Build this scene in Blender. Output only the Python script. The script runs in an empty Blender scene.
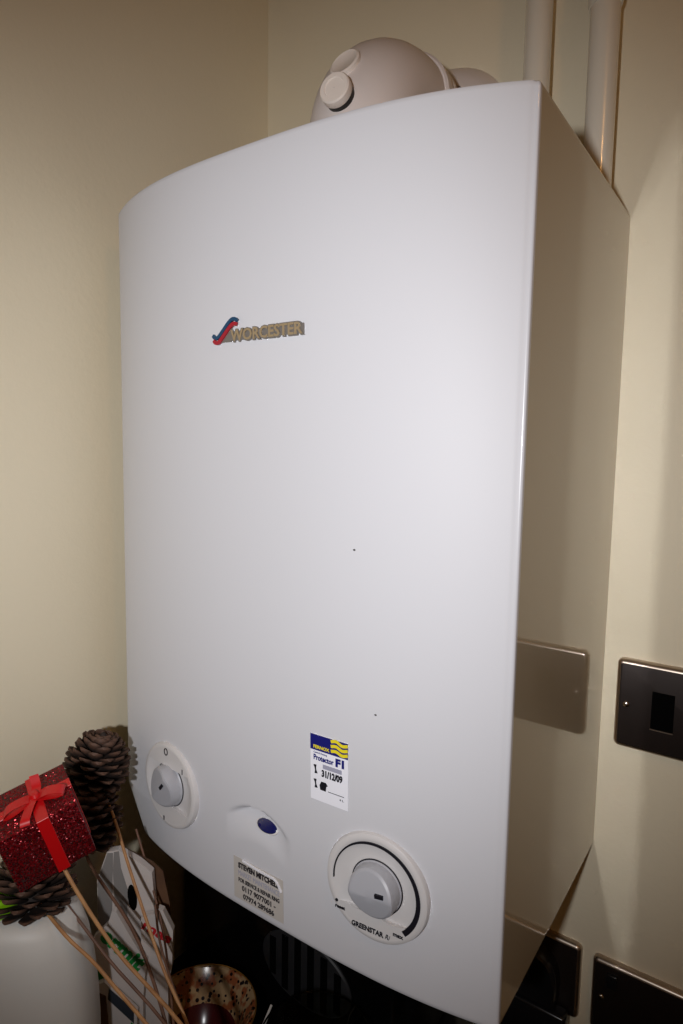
import bpy, bmesh, math, random
from mathutils import Vector, Matrix
random.seed(4)
S = bpy.context.scene
COL = S.collection
PI = math.pi

# ------------------------------------------------------------------ camera
# origin: foot of the boiler's back left corner on the wall; x right, y into the wall, z up (metres)
CAM = Vector((0.60597, -0.72787, 0.44489))
YAW, PITCH, ROLL, FPX = -0.612470, -0.100317, 0.0164365, 633.13
fw = Vector((math.sin(YAW)*math.cos(PITCH), math.cos(YAW)*math.cos(PITCH), math.sin(PITCH)))
rt = fw.cross(Vector((0, 0, 1))).normalized(); up = rt.cross(fw)
cr, sr = math.cos(ROLL), math.sin(ROLL)
RX, UX = cr*rt+sr*up, -sr*rt+cr*up
cam_d = bpy.data.cameras.new('camera'); cam = bpy.data.objects.new('camera', cam_d); COL.objects.link(cam)
cam.matrix_world = Matrix(((RX.x, UX.x, -fw.x, CAM.x), (RX.y, UX.y, -fw.y, CAM.y), (RX.z, UX.z, -fw.z, CAM.z), (0, 0, 0, 1)))
cam_d.sensor_fit = 'VERTICAL'; cam_d.sensor_height = 22.3; cam_d.lens = FPX/1024*22.3
cam_d.clip_start = 0.02
S.camera = cam

# ------------------------------------------------------------------ light
w = bpy.data.worlds.new('world'); S.world = w; w.use_nodes = True
w.node_tree.nodes['Background'].inputs[0].default_value = (0.9, 0.8, 0.62, 1)
w.node_tree.nodes['Background'].inputs[1].default_value = 0.02
def lamp(name, kind, loc, power, color, **k):
    d = bpy.data.lights.new(name, kind); o = bpy.data.objects.new(name, d); COL.objects.link(o)
    o.location = loc; d.energy = power; d.color = color
    for a, v in k.items(): setattr(d, a, v)
    return o
flash = lamp('camera_flash', 'SPOT', (0.563, -0.96, 0.468), 21, (0.965, 0.968, 0.985),
             shadow_soft_size=0.016, spot_size=math.radians(88), spot_blend=1.0)
aim = Vector((0.21, -0.30, 0.40))-flash.location
flash.rotation_euler = aim.to_track_quat('-Z', 'Y').to_euler()
lamp('ceiling_bulb', 'POINT', (1.15, -0.75, 1.16), 2.1, (1.0, 0.50, 0.16), shadow_soft_size=0.04)
S.view_settings.view_transform = 'Standard'; S.view_settings.look = 'None'
S.view_settings.gamma = 1; S.view_settings.use_curve_mapping = False
S.view_settings.exposure = 0.0
S.cycles.blur_glossy = 0.1
S.cycles.sample_clamp_indirect = 0
S.cycles.use_guiding = True
S.cycles.use_surface_guiding = True
S.cycles.guiding_training_samples = 64
S.cycles.max_bounces = 10

# ------------------------------------------------------------------ helpers
def lin(c): return tuple((x/255/12.92 if x/255 <= .04045 else ((x/255+.055)/1.055)**2.4) for x in c)+(1,)
def mat(name, rgb, rough=.5, metal=0, coat=0, noise=None, bump=0, bscale=40, trans=0, spec=.5, coat_rough=.04, emit=None):
    m = bpy.data.materials.new(name); m.use_nodes = True; nt = m.node_tree; b = nt.nodes['Principled BSDF']
    b.inputs['Base Color'].default_value = lin(rgb); b.inputs['Roughness'].default_value = rough
    b.inputs['Metallic'].default_value = metal; b.inputs['Coat Weight'].default_value = coat
    b.inputs['Coat Roughness'].default_value = coat_rough
    b.inputs['Transmission Weight'].default_value = trans; b.inputs['Specular IOR Level'].default_value = spec
    tc = nt.nodes.new('ShaderNodeTexCoord')
    if noise:
        rgb2, sc, amt = noise
        n = nt.nodes.new('ShaderNodeTexNoise'); n.inputs['Scale'].default_value = sc; n.inputs['Detail'].default_value = 4
        nt.links.new(tc.outputs['Object'], n.inputs['Vector'])
        r = nt.nodes.new('ShaderNodeValToRGB'); r.color_ramp.elements[0].position = .5-amt/2; r.color_ramp.elements[1].position = .5+amt/2
        r.color_ramp.elements[0].color = lin(rgb); r.color_ramp.elements[1].color = lin(rgb2)
        nt.links.new(n.outputs['Fac'], r.inputs[0]); nt.links.new(r.outputs[0], b.inputs['Base Color'])
    if bump:
        n = nt.nodes.new('ShaderNodeTexNoise'); n.inputs['Scale'].default_value = bscale; n.inputs['Detail'].default_value = 3
        nt.links.new(tc.outputs['Object'], n.inputs['Vector'])
        bp = nt.nodes.new('ShaderNodeBump'); bp.inputs['Strength'].default_value = bump; bp.inputs['Distance'].default_value = .002
        nt.links.new(n.outputs['Fac'], bp.inputs['Height']); nt.links.new(bp.outputs[0], b.inputs['Normal'])
    return m
M = dict(
    wall=mat('cream_wall_paint', (229, 219, 194), .55, noise=((225, 214, 188), 3, .6), bump=.12, bscale=160, spec=.35),
    ceil=mat('ceiling_paint', (225, 215, 195), .8), floor=mat('floor_vinyl', (110, 85, 60), .5, noise=((90, 66, 44), 6, .5)),
    worktop=mat('black_worktop', (10, 9, 9), .18, noise=((20, 18, 18), 300, .2)),
    case=mat('white_enamel_door', (206, 206, 211), .55, spec=.4),
    edgew=mat('white_polished_edge', (206, 206, 211), .3, coat=.8, coat_rough=.08),
    side=mat('white_gloss_casing_shaded', (182, 168, 142), .5, coat=1, coat_rough=.045, spec=.5),  # white casing; grazing-light dimming and warm wall reflection put into its colour
    dial=mat('white_plastic_dial', (206, 203, 203), .3),
    knob=mat('grey_plastic_knob', (172, 173, 180), .4), black=mat('black_print', (16, 16, 26), .5),
    slot=mat('black_recess', (4, 4, 4), .9, spec=.05),
    navy=mat('navy_lens', (14, 24, 84), .15, coat=1), navyp=mat('navy_print', (22, 26, 110), .4),
    yellow=mat('yellow_print', (232, 214, 40), .4), sticker=mat('white_sticker', (238, 238, 246), .35),
    greyp=mat('grey_print', (160, 160, 178), .5), clear=mat('silver_sticker', (196, 190, 184), .35),
    darkp=mat('dark_print', (40, 36, 40), .5),
    brass=mat('gilt_letter', (168, 148, 116), .4, metal=.3), pewter=mat('pewter_edge', (128, 122, 116), .4, metal=.3),
    blue=mat('blue_enamel', (22, 66, 100), .3), red=mat('red_enamel', (160, 26, 44), .3),
    flue=mat('flue_white_plastic', (222, 212, 208), .38), cap=mat('white_cap_plastic', (236, 226, 218), .3), rubber=mat('black_rubber', (12, 12, 12), .5),
    pipe=mat('gloss_painted_pipe', (226, 220, 206), .3, coat=1),
    plate=mat('black_nickel', (44, 36, 33), .42, metal=.6), edge=mat('bright_nickel_edge', (180, 166, 152), .34, metal=1),
    chrome=mat('chrome', (210, 205, 200), .15, metal=1), plug=mat('black_plug', (22, 22, 24), .22),
    appl=mat('black_appliance_gloss', (7, 7, 8), .2), grille=mat('dark_grey_grille', (38, 38, 40), .5),
    bottle=mat('white_bottle_plastic', (205, 203, 198), .5), lime=mat('lime_cap', (140, 200, 20), .4),
    stick=mat('bamboo_stick', (178, 132, 84), .6, noise=((150, 104, 62), 60, .4)), stickd=mat('brown_stick', (112, 78, 58), .6, noise=((88, 58, 42), 60, .4)),
    card=mat('white_carton_card', (192, 184, 180), .5), cardg=mat('grey_carton_card', (128, 124, 122), .5), cardm=mat('kraft_card', (96, 66, 44), .7, noise=((76, 50, 32), 30, .4)),
    green=mat('green_print', (18, 120, 50), .5), redp=mat('red_print', (176, 30, 40), .5), teal=mat('dark_slate_print', (40, 46, 56), .5),
    vase=mat('dark_ceramic', (30, 26, 26), .25), gold=mat('gold_rim', (190, 140, 70), .3, metal=.8), stain=mat('thread_dark', (60, 55, 50), .7),
)
# glass
g = mat('clear_glass', (225, 232, 230), .02, trans=1); g.node_tree.nodes['Principled BSDF'].inputs['IOR'].default_value = 1.45; M['glass'] = g
# pine cone: dark scales, paler where the tip of each scale is (attribute 'tip' on the mesh)
def cone_mat():
    m = bpy.data.materials.new('pine_cone_scale'); m.use_nodes = True; nt = m.node_tree; b = nt.nodes['Principled BSDF']
    a = nt.nodes.new('ShaderNodeAttribute'); a.attribute_name = 'tip'
    r = nt.nodes.new('ShaderNodeValToRGB'); r.color_ramp.elements[0].color = lin((34, 22, 17)); r.color_ramp.elements[1].color = lin((86, 60, 46)); r.color_ramp.elements[0].position = .45
    tc = nt.nodes.new('ShaderNodeTexCoord'); n = nt.nodes.new('ShaderNodeTexNoise'); n.inputs['Scale'].default_value = 120
    nt.links.new(tc.outputs['Object'], n.inputs[0])
    mx = nt.nodes.new('ShaderNodeMath'); mx.operation = 'MULTIPLY_ADD'; mx.inputs[1].default_value = .5; nt.links.new(n.outputs['Fac'], mx.inputs[0])
    ad = nt.nodes.new('ShaderNodeMath'); ad.operation = 'SUBTRACT'; ad.inputs[1].default_value = .25
    nt.links.new(a.outputs['Fac'], mx.inputs[2]); nt.links.new(mx.outputs[0], ad.inputs[0]); nt.links.new(ad.outputs[0], r.inputs[0])
    nt.links.new(r.outputs[0], b.inputs['Base Color']); b.inputs['Roughness'].default_value = .7
    return m
M['cone'] = cone_mat()
def glitter_mat():
    m = bpy.data.materials.new('red_glitter'); m.use_nodes = True; nt = m.node_tree; b = nt.nodes['Principled BSDF']
    tc = nt.nodes.new('ShaderNodeTexCoord'); v = nt.nodes.new('ShaderNodeTexVoronoi'); v.inputs['Scale'].default_value = 1100
    nt.links.new(tc.outputs['Object'], v.inputs['Vector'])
    # every flake has its own tilt and its own red
    ge = nt.nodes.new('ShaderNodeNewGeometry'); sb = nt.nodes.new('ShaderNodeVectorMath'); sb.operation = 'SUBTRACT'; sb.inputs[1].default_value = (.5, .5, .5)
    sc = nt.nodes.new('ShaderNodeVectorMath'); sc.operation = 'SCALE'; sc.inputs['Scale'].default_value = 1.5
    ad = nt.nodes.new('ShaderNodeVectorMath'); ad.operation = 'ADD'; no = nt.nodes.new('ShaderNodeVectorMath'); no.operation = 'NORMALIZE'
    nt.links.new(v.outputs['Color'], sb.inputs[0]); nt.links.new(sb.outputs[0], sc.inputs[0]); nt.links.new(sc.outputs[0], ad.inputs[0])
    nt.links.new(ge.outputs['Normal'], ad.inputs[1]); nt.links.new(ad.outputs[0], no.inputs[0]); nt.links.new(no.outputs[0], b.inputs['Normal'])
    sp = nt.nodes.new('ShaderNodeSeparateColor'); nt.links.new(v.outputs['Color'], sp.inputs[0])
    r = nt.nodes.new('ShaderNodeValToRGB'); e = r.color_ramp.elements
    e[0].color = lin((42, 2, 8)); e[1].color = lin((150, 10, 24)); nt.links.new(sp.outputs[0], r.inputs[0])
    nt.links.new(r.outputs[0], b.inputs['Base Color']); b.inputs['Metallic'].default_value = .55; b.inputs['Roughness'].default_value = .28
    return m
M['glitter'] = glitter_mat()
M['ribbon'] = mat('red_satin_ribbon', (186, 8, 14), .38, spec=.6)
def bowl_mat():
    m = bpy.data.materials.new('speckled_ceramic'); m.use_nodes = True; nt = m.node_tree; b = nt.nodes['Principled BSDF']
    tc = nt.nodes.new('ShaderNodeTexCoord'); v = nt.nodes.new('ShaderNodeTexVoronoi'); v.inputs['Scale'].default_value = 150
    nt.links.new(tc.outputs['Object'], v.inputs['Vector'])
    r = nt.nodes.new('ShaderNodeValToRGB'); e = r.color_ramp.elements
    e[0].position = .30; e[0].color = lin((26, 18, 24)); e[1].position = .36; e[1].color = lin((170, 140, 104))
    nt.links.new(v.outputs['Distance'], r.inputs[0])
    n = nt.nodes.new('ShaderNodeTexNoise'); n.inputs['Scale'].default_value = 60; nt.links.new(tc.outputs['Object'], n.inputs['Vector'])
    r2 = nt.nodes.new('ShaderNodeValToRGB'); f = r2.color_ramp.elements
    f[0].position = .5; f[0].color = (1, 1, 1, 1); f[1].position = .58; f[1].color = lin((214, 150, 128))
    nt.links.new(n.outputs['Fac'], r2.inputs[0])
    mx = nt.nodes.new('ShaderNodeMixRGB'); mx.blend_type = 'MULTIPLY'; mx.inputs[0].default_value = 1
    nt.links.new(r.outputs[0], mx.inputs[1]); nt.links.new(r2.outputs[0], mx.inputs[2]); nt.links.new(mx.outputs[0], b.inputs['Base Color'])
    b.inputs['Roughness'].default_value = .2
    return m
M['mosaic'] = bowl_mat()
M['maroon'] = mat('maroon_glaze', (70, 20, 24), .2)

def link(name, me, m, parent=None, smooth=True, auto=35):
    o = bpy.data.objects.new(name, me); COL.objects.link(o)
    if m is not None: me.materials.append(m)
    if smooth and len(me.polygons):
        me.polygons.foreach_set('use_smooth', [True]*len(me.polygons))
        try: me.set_sharp_from_angle(angle=math.radians(auto))
        except Exception: pass
    if parent is not None:
        o.parent = parent; o.matrix_parent_inverse = parent.matrix_world.inverted()
    return o
def mesh(name, vs, fs, m, parent=None, smooth=True, auto=35, doubles=False, loc=None):
    me = bpy.data.meshes.new(name)
    if loc is not None: vs = [Vector(v)-Vector(loc) for v in vs]
    me.from_pydata([tuple(v) for v in vs], [], fs); me.validate()
    bm = bmesh.new(); bm.from_mesh(me)
    if doubles: bmesh.ops.remove_doubles(bm, verts=bm.verts, dist=1e-6)
    bmesh.ops.recalc_face_normals(bm, faces=bm.faces); bm.to_mesh(me); bm.free()
    o = link(name, me, m, None, smooth, auto)
    if loc is not None: o.location = loc
    if parent is not None: adopt(o, parent)
    return o
def adopt(o, parent):
    o.parent = parent; o.location = Vector(o.location)-origin(parent)
def origin(o):
    v = Vector(o.location)
    while o.parent: o = o.parent; v += Vector(o.location)
    return v
def thing(name, loc, label, cat, group=None):
    o = bpy.data.objects.new(name, None); COL.objects.link(o); o.location = loc; o.empty_display_size = .02
    return tag(o, label, cat, group)
def tag(o, label, cat, group=None):
    o['label'] = label; o['category'] = cat
    if group: o['group'] = group
    return o
def part(name, vs, fs, m, parent, **k): return mesh(name, vs, fs, m, parent=parent, **k)

def box(lo, hi, bev=0.0, seg=3):
    bm = bmesh.new(); bmesh.ops.create_cube(bm, size=1)
    lo, hi = Vector(lo), Vector(hi); c, d = (lo+hi)/2, hi-lo
    for v in bm.verts: v.co = Vector((v.co.x*d.x, v.co.y*d.y, v.co.z*d.z))+c
    if bev: bmesh.ops.bevel(bm, geom=bm.edges[:], offset=bev, segments=seg, profile=.5, affect='EDGES')
    vs = [v.co.copy() for v in bm.verts]; fs = [[v.index for v in f.verts] for f in bm.faces]; bm.free(); return vs, fs
def lathe(profile, n=48, close=True):
    """profile [(r, h)] about +Z"""
    vs, fs = [], []
    for r, h in profile:
        for i in range(n):
            a = 2*PI*i/n; vs.append(Vector((r*math.cos(a), r*math.sin(a), h)))
    for j in range(len(profile)-1):
        for i in range(n):
            fs.append([j*n+i, j*n+(i+1) % n, (j+1)*n+(i+1) % n, (j+1)*n+i])
    if close:
        fs.append(list(range(n))[::-1]); fs.append([(len(profile)-1)*n+i for i in range(n)])
    return vs, fs
def tube(pts, rad, n=12, caps=True):
    pts = [Vector(p) for p in pts]; R = rad if isinstance(rad, (list, tuple)) else [rad]*len(pts)
    vs, fs = [], []; prev = None
    for k, p in enumerate(pts):
        t = ((pts[min(k+1, len(pts)-1)]-pts[max(k-1, 0)])).normalized()
        if prev is None: a = t.orthogonal().normalized()
        else: a = (prev-t*prev.dot(t)).normalized()
        prev = a; b = t.cross(a)
        for i in range(n):
            q = 2*PI*i/n; vs.append(p+(a*math.cos(q)+b*math.sin(q))*R[k])
    for k in range(len(pts)-1):
        for i in range(n): fs.append([k*n+i, k*n+(i+1) % n, (k+1)*n+(i+1) % n, (k+1)*n+i])
    if caps: fs.append(list(range(n))[::-1]); fs.append([(len(pts)-1)*n+i for i in range(n)])
    return vs, fs
def xf(geo, f): return [f(v) for v in geo[0]], geo[1]
def join(*geos):
    V, F = [], []
    for vs, fs in geos:
        o = len(V); V += list(vs); F += [[i+o for i in f] for f in fs]
    return V, F
def spline(ctrl, n=8):
    P = [Vector(c) for c in ctrl]; P = [2*P[0]-P[1]]+P+[2*P[-1]-P[-2]]; out = []
    for i in range(1, len(P)-2):
        for k in range(n):
            t = k/n; out.append(.5*((2*P[i])+(-P[i-1]+P[i+1])*t+(2*P[i-1]-5*P[i]+4*P[i+1]-P[i+2])*t*t+(-P[i-1]+3*P[i]-3*P[i+1]+P[i+2])*t**3))
    out.append(P[-2]); return out
def prism2(poly, t0, t1):
    """poly [(u, v)] extruded from w=t0 to w=t1"""
    n = len(poly); vs = [Vector((u, v, t0)) for u, v in poly]+[Vector((u, v, t1)) for u, v in poly]
    return vs, [list(range(n))[::-1], [n+i for i in range(n)]]+[[i, (i+1) % n, n+(i+1) % n, n+i] for i in range(n)]
def band2(path, widths, t0, t1):
    """flat strip along a 2D path with its own width, extruded"""
    n = len(path); W = widths if isinstance(widths, (list, tuple)) else [widths]*n; L, R = [], []
    for i in range(n):
        a, b = path[max(i-1, 0)], path[min(i+1, n-1)]; d = Vector((b[0]-a[0], b[1]-a[1])).normalized(); q = Vector((-d.y, d.x))
        p = Vector(path[i][:2]); L.append(p+q*W[i]/2); R.append(p-q*W[i]/2)
    vs = []; fs = []
    for t in (t0, t1): vs += [Vector((p.x, p.y, t)) for p in L]+[Vector((p.x, p.y, t)) for p in R]
    for i in range(n-1):
        fs += [[i, i+1, n+i+1, n+i], [2*n+i, 3*n+i, 3*n+i+1, 2*n+i+1], [i, 2*n+i, 2*n+i+1, i+1], [n+i, n+i+1, 3*n+i+1, 3*n+i]]
    fs += [[0, n, 3*n, 2*n], [n-1, 3*n-1, 4*n-1, 2*n-1]]
    return vs, fs
def text2(s, x0, x1, y0, y1, t0, t1, bold=0.0, shear=0):
    """lettering fitted in a rectangle, extruded t0..t1"""
    c = bpy.data.curves.new('lettering', 'FONT'); c.body = s; c.extrude = .02; c.offset = bold; c.resolution_u = 3; c.shear = shear
    o = bpy.data.objects.new('lettering', c); COL.objects.link(o)
    bpy.context.view_layer.update()
    me = bpy.data.meshes.new_from_object(o.evaluated_get(bpy.context.evaluated_depsgraph_get()))
    vs = [v.co.copy() for v in me.vertices]; fs = [list(p.vertices) for p in me.polygons]
    bpy.data.objects.remove(o); bpy.data.curves.remove(c); bpy.data.meshes.remove(me)
    xs = [v.x for v in vs]; ys = [v.y for v in vs]; a, b, c0, d = min(xs), max(xs), min(ys), max(ys)
    return [Vector((x0+(v.x-a)/(b-a)*(x1-x0), y0+(v.y-c0)/(d-c0)*(y1-y0), t0 if v.z < 0 else t1)) for v in vs], fs
def ray(u, v, L):
    """the point at distance L from the camera's eye where the pixel looks"""
    d = (RX*((u-341.5)/FPX)+UX*((512-v)/FPX)+fw).normalized(); return CAM+d*L

# ------------------------------------------------------------------ room
XL, XR, YF, ZF, ZC = -0.0475, 2.4, -2.4, -1.17, 1.23
def struct(name, lo, hi, m):
    o = mesh(name, *box(lo, hi), m, smooth=False); o['kind'] = 'structure'; return o
T = .1
struct('wall_back', (XL-T, 0, ZF-T), (XR+T, T, ZC+T), M['wall'])
struct('wall_left', (XL-T, YF-T, ZF-T), (XL, 0, ZC+T), M['wall'])
struct('wall_right', (XR, YF-T, ZF-T), (XR+T, 0, ZC+T), M['wall'])
struct('wall_front', (XL, YF-T, ZF-T), (XR, YF, ZC+T), M['wall'])
struct('floor', (XL, YF, ZF-T), (XR, 0, ZF), M['floor'])
struct('ceiling', (XL, YF, ZC), (XR, 0, ZC+T), M['ceil'])

# ------------------------------------------------------------------ boiler
W, H, D, BT, BB, EX = .454, .69, .2911, .04058, .02003, 2.897
def fy(x, z):
    t = min(max(z/H, 0), 1); b = BB+(BT-BB)*t
    return -D-b*(1-min(1, abs((x-W/2)/(W/2)))**EX)
def dent(x, z):
    u = (x-.2245)/.040
    if abs(u) >= 1: return 0
    top = .1085-u*u*.0175; env = (1-u*u)**1.3
    s = top-z
    if s < -.002: return 0
    rise = min(1, (s+.002)/.0045); rise = rise*rise*(3-2*rise)
    f = max(0, 1-s/.034); return .0078*env*rise*f*f*(3-2*f) if s > 0 else .0078*env*rise
def fyd(x, z): return fy(x, z)+dent(x, z)
def xl(z):            # the lower left corner is cut off a little
    return 0.030*max(0, min(1, (.054-z)/.054))**1.0 if z < .054 else 0.0
boiler = thing('boiler', (W/2, 0, 0), 'tall white wall-hung gas boiler with curved front and two round dials', 'boiler')
def shell(which):
    R = .0022; NX = 190; YS = -D+.0045
    zs = [0.0, .0012, .004]+[.006+i*.002 for i in range(60)]+[.13+i*.02 for i in range(28)]
    zs = [z for z in zs if z < H-.006]+[H-.004, H-.0012, H]
    vs, fs = [], []
    def ring(z):
        ins = .0 if .004 <= z <= H-.004 else (.0003 if .001 < min(z, H-z) < .004 else .0012)
        X0 = xl(z); X1 = W
        if which == 'casing':
            return [(X0+ins, 0), (X0+ins, YS/2), (X0+ins, YS), (W/2, YS), (X1-ins, YS), (X1-ins, YS/2), (X1-ins, 0), (W/2, 0)]
        pts = [(X0+ins, YS)]
        for k in range(7):
            a = k/6*PI/2; pts.append((X0+ins+R-R*math.cos(a), -D+R-R*math.sin(a)+ins))
        for i in range(1, NX):
            x = X0+R+(X1-X0-2*R)*i/NX
            pts.append((x, fyd(W*(x-X0)/(W-X0) if X0 else x, z)+ins))
        for k in range(7):
            a = PI/2-k/6*PI/2; pts.append((X1-ins-R+R*math.cos(a), -D+R-R*math.sin(a)+ins))
        pts.append((X1-ins, YS)); return pts
    for z in zs: vs += [(x, y, z) for x, y in ring(z)]
    n = len(vs)//len(zs)
    for j in range(len(zs)-1):
        for i in range(n): fs.append([j*n+i, j*n+(i+1) % n, (j+1)*n+(i+1) % n, (j+1)*n+i])
    fs.append(list(range(n))[::-1]); fs.append([(len(zs)-1)*n+i for i in range(n)])
    return vs, fs
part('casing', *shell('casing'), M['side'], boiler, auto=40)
fp = part('front_panel', *shell('door'), M['case'], boiler, auto=50)
fp.data.materials.append(M['edgew'])
for p_ in fp.data.polygons:      # the polished rounded edge of the right side
    if p_.center.x > W-.0024: p_.material_index = 1
# a mesh laid on the curved front: u = x, v = z, w = distance off the enamel
def on_front(v): return Vector((v.x, fyd(v.x, v.y)-v.z, v.y))
def sheet(x0, x1, z0, z1, t0, t1, n=10):
    path = [(x0+(x1-x0)*i/n, (z0+z1)/2) for i in range(n+1)]
    return band2(path, z1-z0, t0, t1)
def laid(name, geo, m, parent, **k): return part(name, *xf(geo, on_front), m, parent, **k)
# maker's badge
badge = laid('maker_badge', join(text2('WORCESTER', .2055, .2862, .5335, .5450, .0003, .0022, bold=.05), sheet(.2065, .2855, .5352, .5430, .0003, .0016)), M['pewter'], boiler)
laid('raised_lettering', text2('WORCESTER', .2070, .2850, .5345, .5441, .0022, .0028, bold=.022), M['brass'], badge)
laid('badge_wedge', prism2([(.1895, .5345), (.2065, .5345), (.2065, .5437), (.2085, .5475), (.2035, .5505)], .0003, .0018), M['pewter'], badge)
def swoosh(dx, dz): return [(p.x+dx, p.y+dz) for p in spline([(.1840, .5425, 0), (.1862, .5402, 0), (.1903, .5404, 0), (.1965, .5455, 0), (.2030, .5512, 0), (.2075, .5540, 0), (.2115, .5540, 0), (.2135, .5522, 0)])]
laid('blue_swoosh', band2(swoosh(.0012, -.0012), .0030, .0012, .0030), M['blue'], badge)
laid('red_swoosh', band2(swoosh(.0022, -.0054)[:-6], .0032, .0014, .0032), M['red'], badge)
# blue status window in its scoop
def window():
    g = lathe([(.0003, -.001), (1, -.001), (1, .35), (.9, .8), (.5, 1), (.0003, 1)], 32, False)
    c = Vector((.2345, fyd(.2345, .0950)-.0012, .0950)); n = Vector((0, -.8, .6))
    a = Vector((1, 0, -.05)).normalized(); b = n.cross(a).normalized()
    f = lambda v: c+a*(v.x*.0118)+b*(v.y*.0058)+n*(v.z*.0016)
    h = lathe([(1, -1), (1.14, -1), (1.14, .2), (1.0, .5)], 32, False)
    return xf(g, f), xf(h, f)
wn, wr = window()
sw = part('status_window', *wn, M['navy'], boiler); part('window_ring', *wr, M['dial'], sw)
# dials
def dial_frame(cx, cz):
    s = (fy(cx+.002, cz)-fy(cx-.002, cz))/.004; t = Vector((1, s, 0)).normalized(); o = Vector((cx, fy(cx, cz), cz)); n = Vector((s, -1, 0)).normalized()
    return lambda v: o+t*v.x+Vector((0, 0, v.y))+n*v.z
def dial(cx, cz, R, kc, kr, mark_ang, ridge_ang, big):
    F = dial_frame(cx, cz)
    prof = [(.0003, -.004), (R, -.004), (R+.0003, .0012), (R-.0008, .0036), (R-.003, .0048), (R-.0062, .0046), (R-.009, .0030), (R-.013, .0016), (R-.02, .0010), (.0003, .0008)]
    d = part('control_dial', *xf(lathe(prof, 72, False), F), M['dial'], boiler)
    if big: pass
    # lower fascia segment across the dish
    c0 = -.022 if big else -.020; r = R-.0055; a0 = math.acos(min(1, abs(c0)/r)); seg = []
    if big:
        for i in range(25):
            a = -PI/2-a0+2*a0*i/24; seg.append((r*math.cos(a), r*math.sin(a)))
        seg += [(p.x, p.y) for p in spline([(seg[-1][0], seg[-1][1], 0), (.014, c0-.003, 0), (0, c0+.001, 0), (-.014, c0-.001, 0), (seg[0][0], seg[0][1], 0)])][1:-1]
        part('dial_fascia', *xf(prism2(seg, .0005, .0047), F), M['dial'], d, auto=20)
    else:
        for sgn in (1, -1):
            seg = []; aa = math.acos(.021/r)
            for i in range(17):
                a = sgn*PI/2-aa+2*aa*i/16; seg.append((r*math.cos(a), r*math.sin(a)))
            part('dial_fascia', *xf(prism2(seg, .0005, .0047), F), M['dial'], d, auto=20)
    # knob: round grip, top folded along a ridge
    rings = [(kr*1.04, 0), (kr*1.04, .002), (kr, .003), (kr*.985, .0135), (kr*.95, .0155), (kr*.86, .0165)]
    vs, fs = [], []; n = 56; ca, sa = math.cos(ridge_ang), math.sin(ridge_ang)
    allr = rings+[(kr*q, .0165) for q in (.7, .5, .3, .12)]
    for r_, h in allr:
        for i in range(n):
            a = 2*PI*i/n; x, y = r_*math.cos(a), r_*math.sin(a); off = abs(-x*sa+y*ca); side = (-x*sa+y*ca)
            hh = h if h < .01 else h-.0055*(off/kr)**1.1+.0015*(x*ca+y*sa)/kr
            vs.append(Vector((kc[0]+x, kc[1]+y, hh)))
    for j in range(len(allr)-1):
        for i in range(n): fs.append([j*n+i, j*n+(i+1) % n, (j+1)*n+(i+1) % n, (j+1)*n+i])
    fs.append([(len(allr)-1)*n+i for i in range(n)])
    part('knob', *xf((vs, fs), F), M['knob'], d, auto=22)
    gp = lathe([(kr*1.03, .0012), (kr*1.085, .0012), (kr*1.085, .0016), (kr*1.03, .0016)], 56, False)
    part('knob_gap', *xf(xf(gp, lambda v: Vector((v.x+kc[0], v.y+kc[1], v.z))), F), M['black'], d)
    ma = math.radians(mark_ang); q = .16*kr if big else .10*kr
    MX = .0060; MY = .0042
    mk = box((-.0038, -.0015, .0150), (.0038, .0015, .0180))
    mk = xf(mk, lambda v: Vector((kc[0]+MX+q*math.cos(ma)+v.x*math.cos(ma)-v.y*math.sin(ma), kc[1]+MY+q*math.sin(ma)+v.x*math.sin(ma)+v.y*math.cos(ma), v.z)))
    part('pointer_mark', *xf(mk, F), M['black'], d)
    return d, F
def arc2(r, a0, a1, w0, w1, t0, t1, n=60):
    path = [(r*math.cos(math.radians(a0+(a1-a0)*i/n)), r*math.sin(math.radians(a0+(a1-a0)*i/n))) for i in range(n+1)]
    return band2(path, [w0+(w1-w0)*(i/n)**1.3 for i in range(n+1)], t0, t1)
d2, F2 = dial(.354, .0872, .0463, (.0005, .0005), .0215, 8, math.radians(8), True)
part('temperature_arc', *xf(arc2(.0385, 184, -46, .0008, .0046, .0040, .0053), F2), M['black'], d2)
part('dial_lettering', *xf(join(text2('GREENSTAR', -.0205, .0090, -.0388, -.0342, .0047, .0052, bold=.03), text2('Ri', .0105, .0150, -.0385, -.0345, .0047, .0052, shear=.3),
     text2('reset', -.0365, -.0270, -.0290, -.0262, .0047, .0052, bold=.04), text2('max', .0175, .0265, -.0330, -.0305, .0047, .0052, bold=.03),
     prism2([(-.0352+.0014*math.cos(i*PI/6), -.0225+.0014*math.sin(i*PI/6)) for i in range(12)], .0035, .0052)), F2), M['black'], d2)
d1, F1 = dial(.1000, .0905, .0450, (-.001, .001), .0215, 50, math.radians(50), False)
ringO = band2([(-.003+.0027*math.cos(i*PI/12), .0365+.0034*math.sin(i*PI/12)) for i in range(25)], .0011, .0047, .0052)
part('off_symbol', *xf(ringO, F1), M['darkp'], d1)
part('on_symbol', *xf(text2('I', .0245, .0258, .0215, .0270, .0040, .0050, bold=.03), F1), M['darkp'], d1)
part('on_symbol', *xf(text2('I', -.0085, -.0070, -.0400, -.0355, .0047, .0052), F1), M['darkp'], d1)
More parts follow.
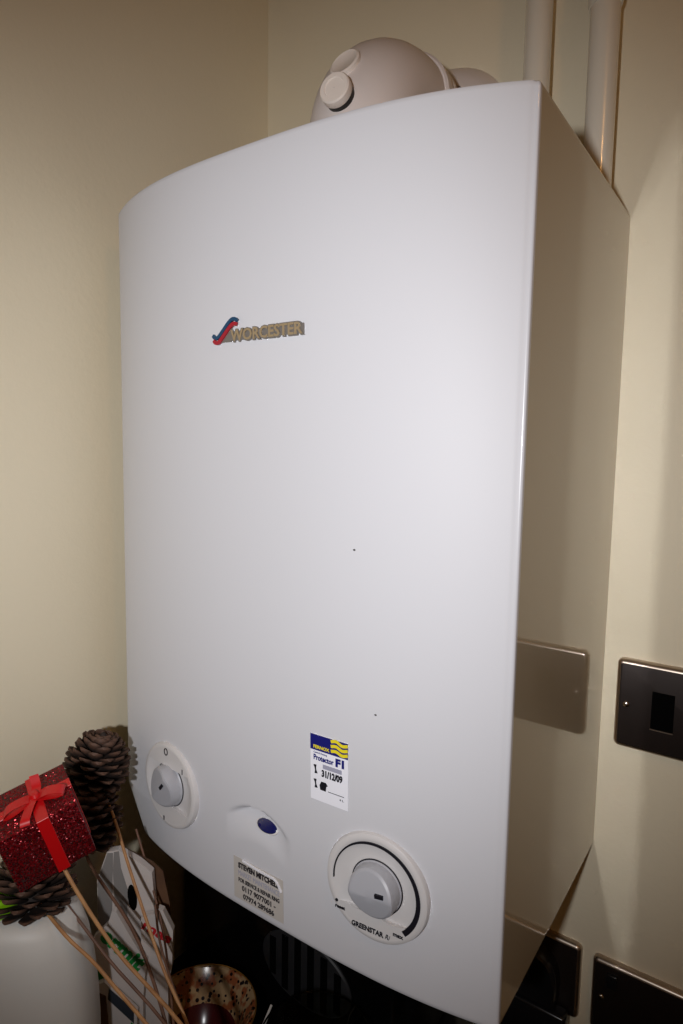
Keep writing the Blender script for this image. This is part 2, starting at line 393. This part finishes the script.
# water treatment sticker
SX, SZ = .2888, .1442; sw_, sh = .0378, .0590
st = laid('treatment_sticker', sheet(SX, SX+sw_, SZ, SZ+sh, .0002, .0006), M['sticker'], boiler); st['label'] = 'white sticker with a blue and yellow header and handwritten date'
def sx(u): return SX+u*sw_
def sz(v): return SZ+v*sh
laid('sticker_header', sheet(sx(0), sx(1), sz(.765), sz(1), .0006, .0008), M['navyp'], st)
yb = [band2([(p.x, p.y) for p in spline([(sx(.56), sz(.965-k*.072), 0), (sx(.70), sz(.985-k*.075), 0), (sx(.85), sz(.945-k*.072), 0), (sx(1.0), sz(.965-k*.07), 0)])], sh*.046, .0008, .0010) for k in range(3)]
yb = [xf(b_, lambda v: Vector((min(v.x, sx(1)), v.y, v.z))) for b_ in yb]
laid('yellow_waves', join(*yb), M['yellow'], st)
laid('yellow_lettering', text2('FERNOX', sx(.09), sx(.52), sz(.795), sz(.845), .0008, .0011, bold=.03), M['yellow'], st)
laid('blue_lettering', join(text2('Protector', sx(.09), sx(.63), sz(.615), sz(.700), .0006, .0009, bold=.03), text2('F1', sx(.68), sx(.90), sz(.610), sz(.735), .0006, .0009, bold=.06),
     text2('Central Heating', sx(.09), sx(.45), sz(.712), sz(.745), .0006, .0009)), M['navyp'], st)
laid('date_strip', sheet(sx(.34), sx(.84), sz(.515), sz(.580), .0006, .0008), M['greyp'], st)
def spanner(u, v, l, a):
    c, s = math.cos(a), math.sin(a); P = []
    path = [(sx(u)-s*l*(k/6-.5), sz(v)+c*l*(k/6-.5)) for k in range(7)]
    return band2(path, [.0030, .0024, .0014, .0013, .0014, .0024, .0030], .0006, .0009)
laid('sticker_print', join(spanner(.14, .475, .0078, .15), spanner(.14, .255, .0078, .15), text2('31/12/09', sx(.31), sx(.86), sz(.385), sz(.495), .0006, .0010, bold=.045),
     prism2([(sx(.27), sz(.18)), (sx(.42), sz(.18)), (sx(.43), sz(.25)), (sx(.47), sz(.27)), (sx(.42), sz(.31)), (sx(.30), sz(.31)), (sx(.25), sz(.25))], .0006, .0009),
     sheet(sx(.48), sx(.90), sz(.185), sz(.192), .0006, .0009), text2('4 L', sx(.78), sx(.89), sz(.115), sz(.145), .0006, .0009)), M['black'], st)
# installer's label
LX, LZ, lw, lh = .1935, .0085, .0625, .0430
lb = laid('installer_sticker', sheet(LX, LX+lw, LZ, LZ+lh, .0002, .0005), M['clear'], boiler); lb['label'] = 'silvery sticker with five lines of dark print'
def line(s, u0, u1, v0, v1, b=0.): return text2(s, LX+u0*lw, LX+u1*lw, LZ+v0*lh, LZ+v1*lh, .0005, .0008, bold=b)
laid('label_lettering', join(line('STEVEN MITCHELL', .10, .93, .76, .90, .05), line('FOR SERVICE & REPAIR RING', .10, .93, .43, .53, .03),
     line('0117 9077001 -', .17, .85, .24, .37, .03), line('07974 289686', .19, .82, .05, .18, .03)), M['darkp'], lb)
laid('pale_lettering', line('MARKET MAINTENANCE', .10, .93, .59, .71, 0), M['greyp'], lb)
laid('lifted_edge', band2([(p.x, p.y) for p in spline([(LX+.2*lw, LZ+.985*lh, 0), (LX+.55*lw, LZ+.95*lh, 0), (LX+.85*lw, LZ+.93*lh, 0), (LX+.97*lw, LZ+.72*lh, 0)])], .0016, .0004, .0016), M['sticker'], lb)
# small chips in the enamel
laid('enamel_chip', prism2([(.3315+.0011*math.cos(i*PI/4), .3655+.0008*math.sin(i*PI/4)) for i in range(8)], .0, .0003), M['stain'], boiler)
laid('enamel_chip', prism2([(.3512+.0011*math.cos(i*PI/4), .2340+.0007*math.sin(i*PI/4)) for i in range(8)], .0, .0003), M['stain'], boiler)

# ------------------------------------------------------------------ flue on top
FX, FZ, FR = .2305, .812, .0560
fl = thing('boiler_flue', (FX, -.15, H), 'white plastic flue elbow rising from the boiler top and turning into the wall', 'flue')
def bend():
    yv = -.165; rb = .062; pts = [(FX, yv, H), (FX, yv, FZ-rb)]
    for k in range(1, 11):
        a = k/10*PI/2; pts.append((FX, yv+rb-rb*math.cos(a), FZ-rb+rb*math.sin(a)))
    pts.append((FX, -.082, FZ)); return tube(pts, FR, 56)
part('elbow', *bend(), M['flue'], fl)
def ringy(y0, y1, r, b=.002):
    g = lathe([(.01, 0), (r-b, 0), (r, b), (r, abs(y1-y0)-b), (r-b, abs(y1-y0)), (.01, abs(y1-y0))], 56, False)
    return xf(g, lambda v: Vector((FX+v.x, y0+v.z, FZ+v.y)))
part('collar', *ringy(-.098, -.084, FR+.004), M['flue'], fl)
part('collar', *ringy(-.080, -.068, FR+.003), M['flue'], fl)
part('wall_tube', *ringy(-.070, .0, .050), M['flue'], fl)
g = lathe([(.05, 0), (.055, -.028), (.066, -.024), (.078, -.012), (.084, 0)], 56, False)
part('wall_rosette', *xf(g, lambda v: Vector((.238+v.x, v.z, FZ+v.y))), M['flue'], fl)
sc_ = ray(335, 66, .70)
def facing(c, n):
    n = Vector(n).normalized(); a = Vector((0, 0, 1)).cross(n).normalized(); b = n.cross(a)
    return lambda v: c+a*v.x+b*v.y+n*v.z
# test points on the face of the elbow
c1 = Vector((FX-.018, -.165-FR*.93+.002, FZ-.055)); 
nA = Vector((-.45, -.87, .18))
ax = Vector((FX, -.165, 0))
def on_elbow(ang, z, r=FR): return Vector((FX+r*math.sin(ang), -.165-r*math.cos(ang), z))
def on_bend(q, ph):      # a point and its normal on the outside of the bend
    q, ph = math.radians(q), math.radians(ph); rb = .062
    n = Vector((math.sin(ph), -math.cos(q)*math.cos(ph), math.sin(q)*math.cos(ph)))
    return Vector((FX, -.165+rb-rb*math.cos(q), FZ-rb+rb*math.sin(q)))+n*FR, n
bp_, bn = on_bend(30, 4)
oval = xf(lathe([(.0003, -.006), (1, -.006), (1, .002), (.88, .0035), (.8, .0025), (.0003, .002)], 40, False), lambda v: Vector((v.x*.0150, v.y*.0180, v.z*.7)))
part('test_point_boss', *xf(oval, facing(bp_, bn)), M['cap'], fl)
cp_, cn = on_bend(11, 8)
cf = facing(cp_-cn*.002, cn)
wsh = part('rubber_washer', *xf(lathe([(.0003, -.004), (.0142, -.004), (.0142, .0055), (.0003, .0055)], 36, False), cf), M['rubber'], fl)
part('test_point_cap', *xf(lathe([(.0003, .0055), (.0142, .0055), (.0152, .007), (.0152, .0135), (.0140, .015), (.0100, .015), (.0095, .014), (.0003, .014)], 36, False), cf), M['cap'], fl)

# ------------------------------------------------------------------ pipes
def pipe(x, y, r, z0, label, fit=None):
    p_ = thing('heating_pipe', (x, y, z0), label, 'pipe')
    part('tube', *tube([(x, y, z0), (x, y, ZC)], r, 32), M['pipe'], p_)
    if fit:
        g = lathe([(r*.9, 0), (r+.0015, .0006), (r+.0022, .003), (r+.0022, .022), (r+.003, .026), (r+.003, .030), (r*.9, .032)], 32, False)
        part('joint_sleeve', *xf(g, lambda v: Vector((x+v.x, y+v.y, fit+v.z))), M['pipe'], p_)
pipe(.3585, -.030, .0138, H, 'white painted pipe nearer the flue elbow, plain with no joint')
pipe(.4255, -.030, .0143, H, 'white painted pipe at the boiler right side, with a joint sleeve near the top', fit=.884)

# ------------------------------------------------------------------ wall plates
def plate(x0, z0, wd, ht, label, kind, group=None):
    t = thing('wall_socket', (x0+wd/2, 0, z0), label, 'socket', group)
    # rounded plate: dark face set in a bright rolled edge
    def rr(x0, z0, x1, z1, r, n=6):
        P = []
        for cx, cz, a in ((x1-r, z1-r, 0), (x0+r, z1-r, 90), (x0+r, z0+r, 180), (x1-r, z0+r, 270)):
            for k in range(n+1):
                q = math.radians(a+90*k/n); P.append((cx+r*math.cos(q), cz+r*math.sin(q)))
        return P
    def loft(levels):
        vs, fs = [], []; n = None
        for ins, y in levels:
            P = rr(x0+ins, z0+ins, x0+wd-ins, z0+ht-ins, max(.0008, .0065-ins)); n = len(P)
            vs += [Vector((a, y, b)) for a, b in P]
        for j in range(len(levels)-1):
            for i in range(n): fs.append([j*n+i, j*n+(i+1) % n, (j+1)*n+(i+1) % n, (j+1)*n+i])
        fs.append([(len(levels)-1)*n+i for i in range(n)]); fs.append(list(range(n))[::-1])
        return vs, fs
    part('plate_rim', *loft([(0, 0), (0, -.0035), (.0004, -.0052), (.0012, -.0064), (.0022, -.0074), (.0034, -.0080), (.0048, -.00835)]), M['edge'], t, auto=60)
    part('plate_face', *loft([(.0044, -.0070), (.0044, -.0084), (.0052, -.0086)]), M['plate'], t, auto=30)
    part('screw', *xf(join(lathe([(.0036, 0), (.0035, .0008), (.0028, .0016), (.0016, .0021), (.0003, .0022)], 24, False), ), lambda v: Vector((x0+.0115+v.x, -.0080-v.z, z0+ht/2+v.y))), M['chrome'], t)
    return t
pl = plate(.4690, .1255, .146, .0985, 'black nickel wall plate at mid height with square aperture and a chrome screw', 'data')
def window_frame(x0, z0, x1, z1, y, parent):
    h = part('aperture', *box((x0, y-.0006, z0), (x1, y, z1)), M['slot'], parent)
    part('aperture_lip', *box((x0-.0004, y-.0016, z0-.0012), (x1, y-.0002, z0)), M['edge'], h)
window_frame(.5055, .1545, .5270, .1950, -.0083, pl)
pr_ = plate(.4622, -.2190, .146, .0905, 'black nickel socket plate low on the wall, right one of the lower pair', 'socket')
part('rocker_switch', *box((.4790, -.0125, -.1560), (.4900, -.0080, -.1400), .001), M['plug'], pr_)
pl_ = plate(.3035, -.2190, .146, .0930, 'black nickel socket plate partly hidden behind the boiler bottom edge', 'socket')
pg = thing('plug', (.398, -.0085, -.175), 'rounded black plug-in adaptor in the lower socket just below the boiler side', 'plug')
def plugbody():
    out = [(p.x, p.y) for p in spline([(-.030, -.030, 0), (-.031, .0, 0), (-.022, .024, 0), (.0, .034, 0), (.022, .024, 0), (.030, .0, 0), (.029, -.030, 0)], 6)]
    vs, fs = [], []; n = len(out)
    lv = [(1, 0), (1, .012), (.97, .018), (.88, .021), (.80, .020)]
    for s_, h in lv: vs += [Vector((.398+u*s_, -.0085-h, -.175+v*s_)) for u, v in out]
    for j in range(len(lv)-1):
        for i in range(n): fs.append([j*n+i, j*n+(i+1) % n, (j+1)*n+(i+1) % n, (j+1)*n+i])
    fs += [list(range(n))[::-1], [(len(lv)-1)*n+i for i in range(n)]]; return vs, fs
part('plug_body', *plugbody(), M['plug'], pg)
part('plug_base', *box((.350, -.030, -.262), (.441, -.0092, -.2060), .004), M['plug'], pg)

# ------------------------------------------------------------------ worktop and what stands on it
ZW = -.270
wt = mesh('worktop', *box((XL, -.62, ZW-.04), (XR, 0, ZW), .002), M['worktop']); tag(wt, 'dark speckled kitchen worktop along the back wall beneath the boiler', 'worktop')
YB = -.175
ap = thing('black_appliance', (.13, -.09, ZW), 'black glossy box-shaped appliance with a round slotted grille, under the boiler', 'appliance')
part('body', *box((-.042, YB, ZW), (.298, -.012, -.100), .006), M['appl'], ap)
gc = Vector((.176, YB, -.180))
gr = part('grille', *xf(lathe([(.0003, 0), (.056, 0), (.056, .0015), (.054, .003), (.0003, .003)], 56, False), lambda v: gc+Vector((v.x*1.2, -v.z, v.y*.8))), M['grille'], ap)
for k in range(6):
    x = -.049+k*.0196; hh = math.sqrt(max(0, .062**2-x*x))*.64
    part('grille_slot', *xf(box((x-.0048, -.0040, -hh), (x+.0048, -.0028, hh), .0003, 1), lambda v: gc+v), M['slot'], gr)

# speckled bowl
bc = (.0975, -.2700)
bw = thing('speckled_bowl', (bc[0], bc[1], ZW), 'small round bowl with cream and black speckled rim and gold edge', 'bowl')
pf = [(.0003, .004), (.026, .004), (.028, 0), (.031, 0), (.031, .006), (.045, .026), (.057, .048), (.063, .0690), (.0640, .0705), (.0600, .0700), (.050, .058), (.040, .040)]
part('bowl_body', *xf(lathe(pf, 64, False), lambda v: v+Vector((bc[0], bc[1], ZW))), M['mosaic'], bw)
part('bowl_interior', *xf(lathe([(.0402, .0402), (.030, .024), (.016, .014), (.0003, .012)], 64, False), lambda v: v+Vector((bc[0], bc[1], ZW))), M['maroon'], bw)
part('gold_rim', *tube([(bc[0]+.0635*math.cos(i*PI/32), bc[1]+.0635*math.sin(i*PI/32), ZW+.0705) for i in range(65)], .0009, 8, False), M['gold'], bw)
# clear glass bowl
gb = (.2440, -.2440)
gpf = [(.0003, 0), (.034, 0), (.037, .004), (.050, .040), (.058, .085), (.0600, .0990), (.0592, .1000), (.0578, .0990), (.0555, .085), (.0475, .041), (.034, .008), (.0003, .006)]
go = mesh('glass_bowl', *xf(lathe(gpf, 64, False), lambda v: v+Vector((gb[0], gb[1], ZW))), M['glass'], doubles=True)
tag(go, 'clear glass bowl in front of the black appliance, below the round dial', 'bowl')
a = ray(271.5, 1005, .945); zend = ZW+.001
e_ = Vector((.172, -.318, zend))
sk = mesh('plastic_stick', *tube([a, e_], .0014, 10), M['cap']); tag(sk, 'thin straight white stick slanting between the speckled bowl and the glass bowl', 'stick')

# bottle
bt = thing('detergent_bottle', (.046, -.452, ZW), 'white plastic bottle with sloping shoulders and lime green cap, at left edge', 'bottle')
def bottle():
    lv = [(.080, .040, 0), (.085, .044, .006), (.086, .045, .05), (.086, .045, .165), (.085, .045, .195), (.082, .044, .228), (.077, .043, .258), (.070, .040, .278), (.058, .036, .289), (.030, .026, .293)]
    vs, fs = [], []; n = 56
    for a_, b_, h in lv:
        for i in range(n):
            q = 2*PI*i/n; cx, sy = math.cos(q), math.sin(q); e = 2/2.6
            u = a_*math.copysign(abs(cx)**e, cx); v = b_*math.copysign(abs(sy)**e, sy)
            vs.append(Vector((.038+u*.82-v*.57, -.458+u*.57+v*.82, ZW+h)))
    for j in range(len(lv)-1):
        for i in range(n): fs.append([j*n+i, j*n+(i+1) % n, (j+1)*n+(i+1) % n, (j+1)*n+i])
    fs += [list(range(n))[::-1], [(len(lv)-1)*n+i for i in range(n)]]; return vs, fs
part('bottle_body', *bottle(), M['bottle'], bt, auto=60)
part('bottle_cap', *xf(lathe([(.030, 0), (.031, .001), (.031, .018), (.029, .021), (.0003, .0215)], 40, False), lambda v: Vector((.035+v.x*.92, -.466+v.y*.92, ZW+.292+v.z*.8))), M['lime'], bt)

# vase
vc = ray(196, 1072, .745); VX, VY = vc.x, vc.y; VR = .026; VH = vc.z-ZW-.012
vs_ = mesh('vase', *xf(lathe([(.0003, 0), (.028, 0), (.033, .01), (.036, .05), (.031, .10), (VR-.001, VH-.01), (VR, VH), (VR-.003, VH), (VR-.004, VH-.01), (.027, .10), (.031, .05), (.027, .012), (.0003, .01)], 40, False), lambda v: v+Vector((VX, VY, ZW))), M['vase'])
tag(vs_, 'small dark vase holding the pine cone sticks', 'vase')
def foot(k):   # where a stick rests inside the vase
    a = k*2.4; return Vector((VX+.008*math.cos(a), VY+.008*math.sin(a), ZW+.014))
def mouth(k):
    a = k*1.7+.5; return Vector((VX+.014*math.cos(a), VY+.014*math.sin(a), ZW+VH))

def cone_geo(c, axis, L, R, seed):
    """pine cone: spirals of thick tongue-shaped scales; returns verts, faces, tip values"""
    rnd = random.Random(seed); axis = Vector(axis).normalized(); A = axis.orthogonal().normalized(); B = axis.cross(A)
    vs, fs, tip = [], [], []
    core = lathe([(.001, -.42*L), (R*.35, -.35*L), (R*.45, 0), (R*.3, .3*L), (.001, .45*L)], 16, False)
    vs += [c+A*v.x+B*v.y+axis*v.z for v in core[0]]; fs += core[1]; tip += [0]*len(vs)
    N = 118; nu, nv = 7, 5
    for i in range(N):
        t = (i+.5)/N; ph = i*2.39996; hpos = -.40*L+.80*L*t
        prof = math.sin(PI*min(1, (.16+.84*t)))**.55 if t > .3 else (.70+.30*math.sin(t/.3*PI/2))
        rr_ = R*max(.22, prof)*rnd.uniform(.95, 1.05); lift = math.radians(-18+75*t+rnd.uniform(-5, 5))
        out = A*math.cos(ph)+B*math.sin(ph); side = axis.cross(out).normalized()
        dirn = out*math.cos(lift)+axis*math.sin(lift); nrm = dirn.cross(side); nrm = nrm if nrm.dot(axis) > 0 else -nrm
        base = c+axis*(hpos-.10*L)+out*(R*.18); ln = rr_-.10*R; wd = R*.46*(.6+.5*math.sin(PI*(.15+.7*t))); th = R*.085
        o = len(vs)
        for u in range(nu):
            f = u/(nu-1); wl = wd*(.35+.65*math.sin(PI*min(.5, f*.62)))*(1 if f < .75 else math.sqrt(max(.02, 1-((f-.75)/.27)**2)))
            bulge = th*(.5+1.0*f*f)
            for v in range(nv*2):
                a = 2*PI*v/(nv*2); cup = (math.cos(a)**2)*wl*.18
                vs.append(base+dirn*(ln*f)+side*(wl*.5*math.cos(a))+nrm*(bulge*.5*math.sin(a)*(1 if f < .9 else .7)+cup+R*.14*f*f)); tip.append(f**2)
        for u in range(nu-1):
            for v in range(nv*2): fs.append([o+u*nv*2+v, o+u*nv*2+(v+1) % (nv*2), o+(u+1)*nv*2+(v+1) % (nv*2), o+(u+1)*nv*2+v])
        fs.append([o+(nu-1)*nv*2+v for v in range(nv*2)])
    return vs, fs, tip
def cone_pick(k, px, L, R, H_, axis, via, label, m='stick'):
    c = ray(*px, L); t = thing('pine_cone_pick', c, label, 'pine cone', 'pine cones on sticks by the boiler')
    v, f, tip = cone_geo(c, axis, H_, R, k)
    o = mesh('pine_cone', v, f, M['cone'], auto=60, loc=tuple(c))
    at = o.data.attributes.new('tip', 'FLOAT', 'POINT'); at.data.foreach_set('value', tip)
    adopt(o, t)
    ax_ = Vector(axis).normalized(); pts = [c-ax_*H_*.25]+[Vector(q) for q in via]+[mouth(k), foot(k)]
    part('stick', *tube(spline(pts, 6), .0016, 8), M[m], t)
cone_pick(1, (98, 759), .775, .0330, .064, (.05, .25, 1), [ray(113, 815, .775), ray(130, 870, .765), ray(160, 960, .755)], 'brown pine cone on a stick, highest of the three, beside the left dial')
cone_pick(2, (88, 812), .790, .0330, .068, (-.1, .2, 1), [ray(89, 862, .79), ray(140, 945, .77)], 'brown pine cone half hidden behind the red gift box', 'stickd')
cone_pick(3, (34, 878), .735, .0350, .056, (-.30, .25, .9), [ray(66, 936, .715), ray(108, 979, .717)], 'brown pine cone underneath the red gift box, above the white bottle')

# gift box pick
GC = Vector((.0861, -.4430, .1064)); rv = Vector((.3605, -.1403, 1.1807)); GR = Matrix.Rotation(rv.length, 3, rv.normalized()); gx, gy, gz = .0325, .0280, .03055
GF = lambda v: GC+GR@Vector(v)
gp_ = thing('gift_box_pick', GC, 'small red glitter gift box tied with a red satin ribbon on a stick', 'gift box')
part('box', *xf(box((-gx, -gy, -gz), (gx, gy, gz), .0012, 2), GF), M['glitter'], gp_)
rb = .0050; cx_ = .0045; cy_ = 0.0
def ribbon_wrap():
    e = .0007; a = box((cx_-rb, -gy-e, -gz-e), (cx_+rb, gy+e, gz+e), .0003, 1); b_ = box((-gx-e, cy_-rb, -gz-e), (gx+e, cy_+rb, gz+e), .0003, 1); return join(a, b_)
part('ribbon', *xf(ribbon_wrap(), GF), M['ribbon'], gp_)
def strip3(path, wv, th=.0005):
    P = spline(path, 8); vs, fs = [], []; wv = Vector(wv)
    for p in P:
        vs += [p-wv, p+wv]
    n = len(P)
    up_ = [Vector((0, 0, th))]*n
    vs2 = [v+Vector((0, 0, th)) for v in vs]; V = vs+vs2; o = 2*n
    for i in range(n-1):
        a_, b_, c_, d_ = 2*i, 2*i+1, 2*i+3, 2*i+2
        fs += [[a_, b_, c_, d_], [o+a_, o+d_, o+c_, o+b_], [a_, d_, o+d_, o+a_], [b_, o+b_, o+c_, c_]]
    fs += [[0, o, o+1, 1], [2*n-2, 2*n-1, o+2*n-1, o+2*n-2]]
    return V, fs
zt = gz+.0008
loops = join(
    strip3([(cx_, 0, zt+.001), (cx_-.010, -.003, zt+.006), (cx_-.021, -.006, zt+.008), (cx_-.026, -.007, zt+.004), (cx_-.018, -.006, zt+.002), (cx_, 0, zt+.002)], (.001, .0048, 0)),
    strip3([(cx_, 0, zt+.001), (cx_+.009, -.006, zt+.007), (cx_+.019, -.011, zt+.007), (cx_+.0225, -.012, zt+.003), (cx_+.014, -.008, zt+.0015), (cx_, 0, zt+.002)], (.002, .0046, 0)),
    strip3([(cx_, 0, zt+.003), (cx_+.003, .008, zt+.004), (cx_+.004, .017, zt+.010)], (.0038, -.001, 0)),
    strip3([(cx_, 0, zt+.003), (cx_-.006, -.010, zt+.003), (cx_-.012, -.022, zt+.002), (cx_-.014, -.026, zt-.004)], (.0038, -.001, 0)))
part('bow', *xf(loops, GF), M['ribbon'], gp_)
part('bow_knot', *xf(xf(lathe([(.0003, -.5), (.7, -.42), (1, 0), (.7, .42), (.0003, .5)], 20, False), lambda v: Vector((cx_+v.x*.0042, v.y*.0050, zt+.004+v.z*.006))), GF), M['ribbon'], gp_)
part('stick', *tube(spline([GF((.004, 0, -gz+.001)), ray(67, 874, .700), ray(112, 945, .715), mouth(4), foot(4)], 6), .0017, 8), M['stick'], gp_)
# bare sticks
def bare(k, pts, m, label, r=.0015):
    o = mesh('twig', *tube(spline([ray(*p) for p in pts]+[mouth(k), foot(k)], 6), r, 8), M[m]); tag(o, label, 'stick', 'bare sticks in the vase')
bare(5, [(58, 893, .742), (105, 955, .742)], 'stickd', 'dark bare stick crossing the white carton with green print')
bare(6, [(136, 829, .80), (152, 885, .80), (166, 950, .79)], 'stickd', 'thin dark bare stick reaching up behind the boiler lower left corner', .0012)
bare(7, [(155, 905, .79), (163, 955, .785)], 'stickd', 'short dark bare stick in front of the carton with red print', .0012)

# ------------------------------------------------------------------ cartons: standing cards between bottle and bowl
NV = Vector((.575, -.818, 0)).normalized(); TV = Vector((.818, .575, 0)).normalized()
def on_plane(u, v, off):
    P0 = Vector((.045, -.378, 0))-NV*off; d = ray(u, v, 1)-CAM; t = (P0-CAM).dot(NV)/d.dot(NV); q = CAM+d*t-P0
    return (q.dot(TV), q.z)
def carton(name, polypx, off, th, m, label, floor_to=True, cat='carton'):
    """upright folded card: its outline in its own plane, standing on the worktop"""
    P0 = Vector((.045, -.378, 0))-NV*off
    pts = [on_plane(u, v, off) for u, v in polypx]
    if floor_to: pts += [(pts[-1][0], ZW+.0005), (pts[0][0], ZW+.0005)]
    F = lambda q: P0+TV*q.x+Vector((0, 0, q.y))+NV*q.z
    t = thing(name, F(Vector((pts[0][0], ZW, 0))), label, cat)
    part('card', *xf(prism2(pts, -th, 0), F), m, t, smooth=False)
    return t, F
def mark(name, t, F, polypx, off, m, h=.0006, lab=None):
    pts = [on_plane(u, v, off) for u, v in polypx]; o = part(name, *xf(prism2(pts, .0, h), F), m, t, smooth=False)
    return o
cA, FA = carton('tall_carton', [(98, 925), (97, 880), (107, 852), (118, 850), (139, 862), (152, 873), (155, 909), (151, 925)], .012, .008, M['card'], 'tall white carton with grey band and black oval, at the back of the group')
mark('grey_panel', cA, FA, [(116, 925), (113, 870), (114, 852), (119, 851), (121, 868), (128, 890), (127, 925)], .012, M['cardg'])
mark('side_panel', cA, FA, [(98.5, 925), (98, 880), (107.5, 853), (113, 853), (112, 925)], .012, M['cardg'])
ov = [(132.5+4.6*math.cos(i*PI/10)-3.0*math.sin(i*PI/10)*.35*-1, 897+12.5*math.sin(i*PI/10)+1.5*math.cos(i*PI/10)) for i in range(20)]
mark('black_oval', cA, FA, ov, .012, M['slot'], .0010)
cB, FB = carton('short_carton', [(141, 975), (141, 918), (154, 914), (158, 909), (163, 911), (173, 931), (172, 965), (168, 985)], .002, .007, M['card'], 'small white carton with red lettering, nearest the black appliance')
def ptext(s, F, off, u0v0, u1v1, h, b=0.):
    """lettering rising along a slope of the card"""
    a_, b_ = Vector(on_plane(*u0v0, off)), Vector(on_plane(*u1v1, off)); d_ = b_-a_; L_ = d_.length; d_.normalize(); q_ = Vector((-d_.y, d_.x))
    g_ = text2(s, 0, L_, 0, h, 0, .0007, bold=b)
    return xf(g_, lambda v: F(Vector((a_.x+d_.x*v.x+q_.x*v.y, a_.y+d_.y*v.x+q_.y*v.y, v.z))))
part('red_lettering', *ptext('mas', FB, .002, (141, 928), (169, 944), .0075, .03), M['redp'], cB)
cC, FC = carton('lettered_carton', [(95, 1010), (93, 938), (108, 924), (112, 911), (116, 912), (123, 924), (146, 963), (143, 1000)], -.006, .007, M['card'], 'white carton with green lettering on its front, in front of the tall one')
part('green_lettering', *ptext('ermit', FC, -.006, (98, 938), (137, 972), .0170, .045), M['green'], cC)
mark('green_stripe', cC, FC, [(96, 975), (95, 962), (110, 985), (112, 1005), (104, 996)], -.006, M['green'])
cD, FD = carton('lower_carton', [(100, 1060), (97, 985), (104, 982), (137, 1012), (137, 1060)], -.014, .006, M['card'], 'low white carton with dark slate stripe, foremost of the group')
mark('slate_stripe', cD, FD, [(108, 999), (109, 988), (134, 1010), (134, 1023)], -.014, M['teal'])
mark('green_edge', cD, FD, [(131, 1060), (131, 1022), (136.5, 1026), (136.5, 1060)], -.014, M['green'])
mark('brown_edge', cD, FD, [(100, 1060), (98, 992), (106, 996), (112, 1060)], -.014, M['cardm'])
cE, FE = carton('kraft_card', [(118, 930), (112, 846), (128, 850), (152, 862), (163, 872), (170, 905), (170, 935)], .024, .002, M['cardm'], 'brown kraft card behind the white cartons, curling beneath the boiler corner')
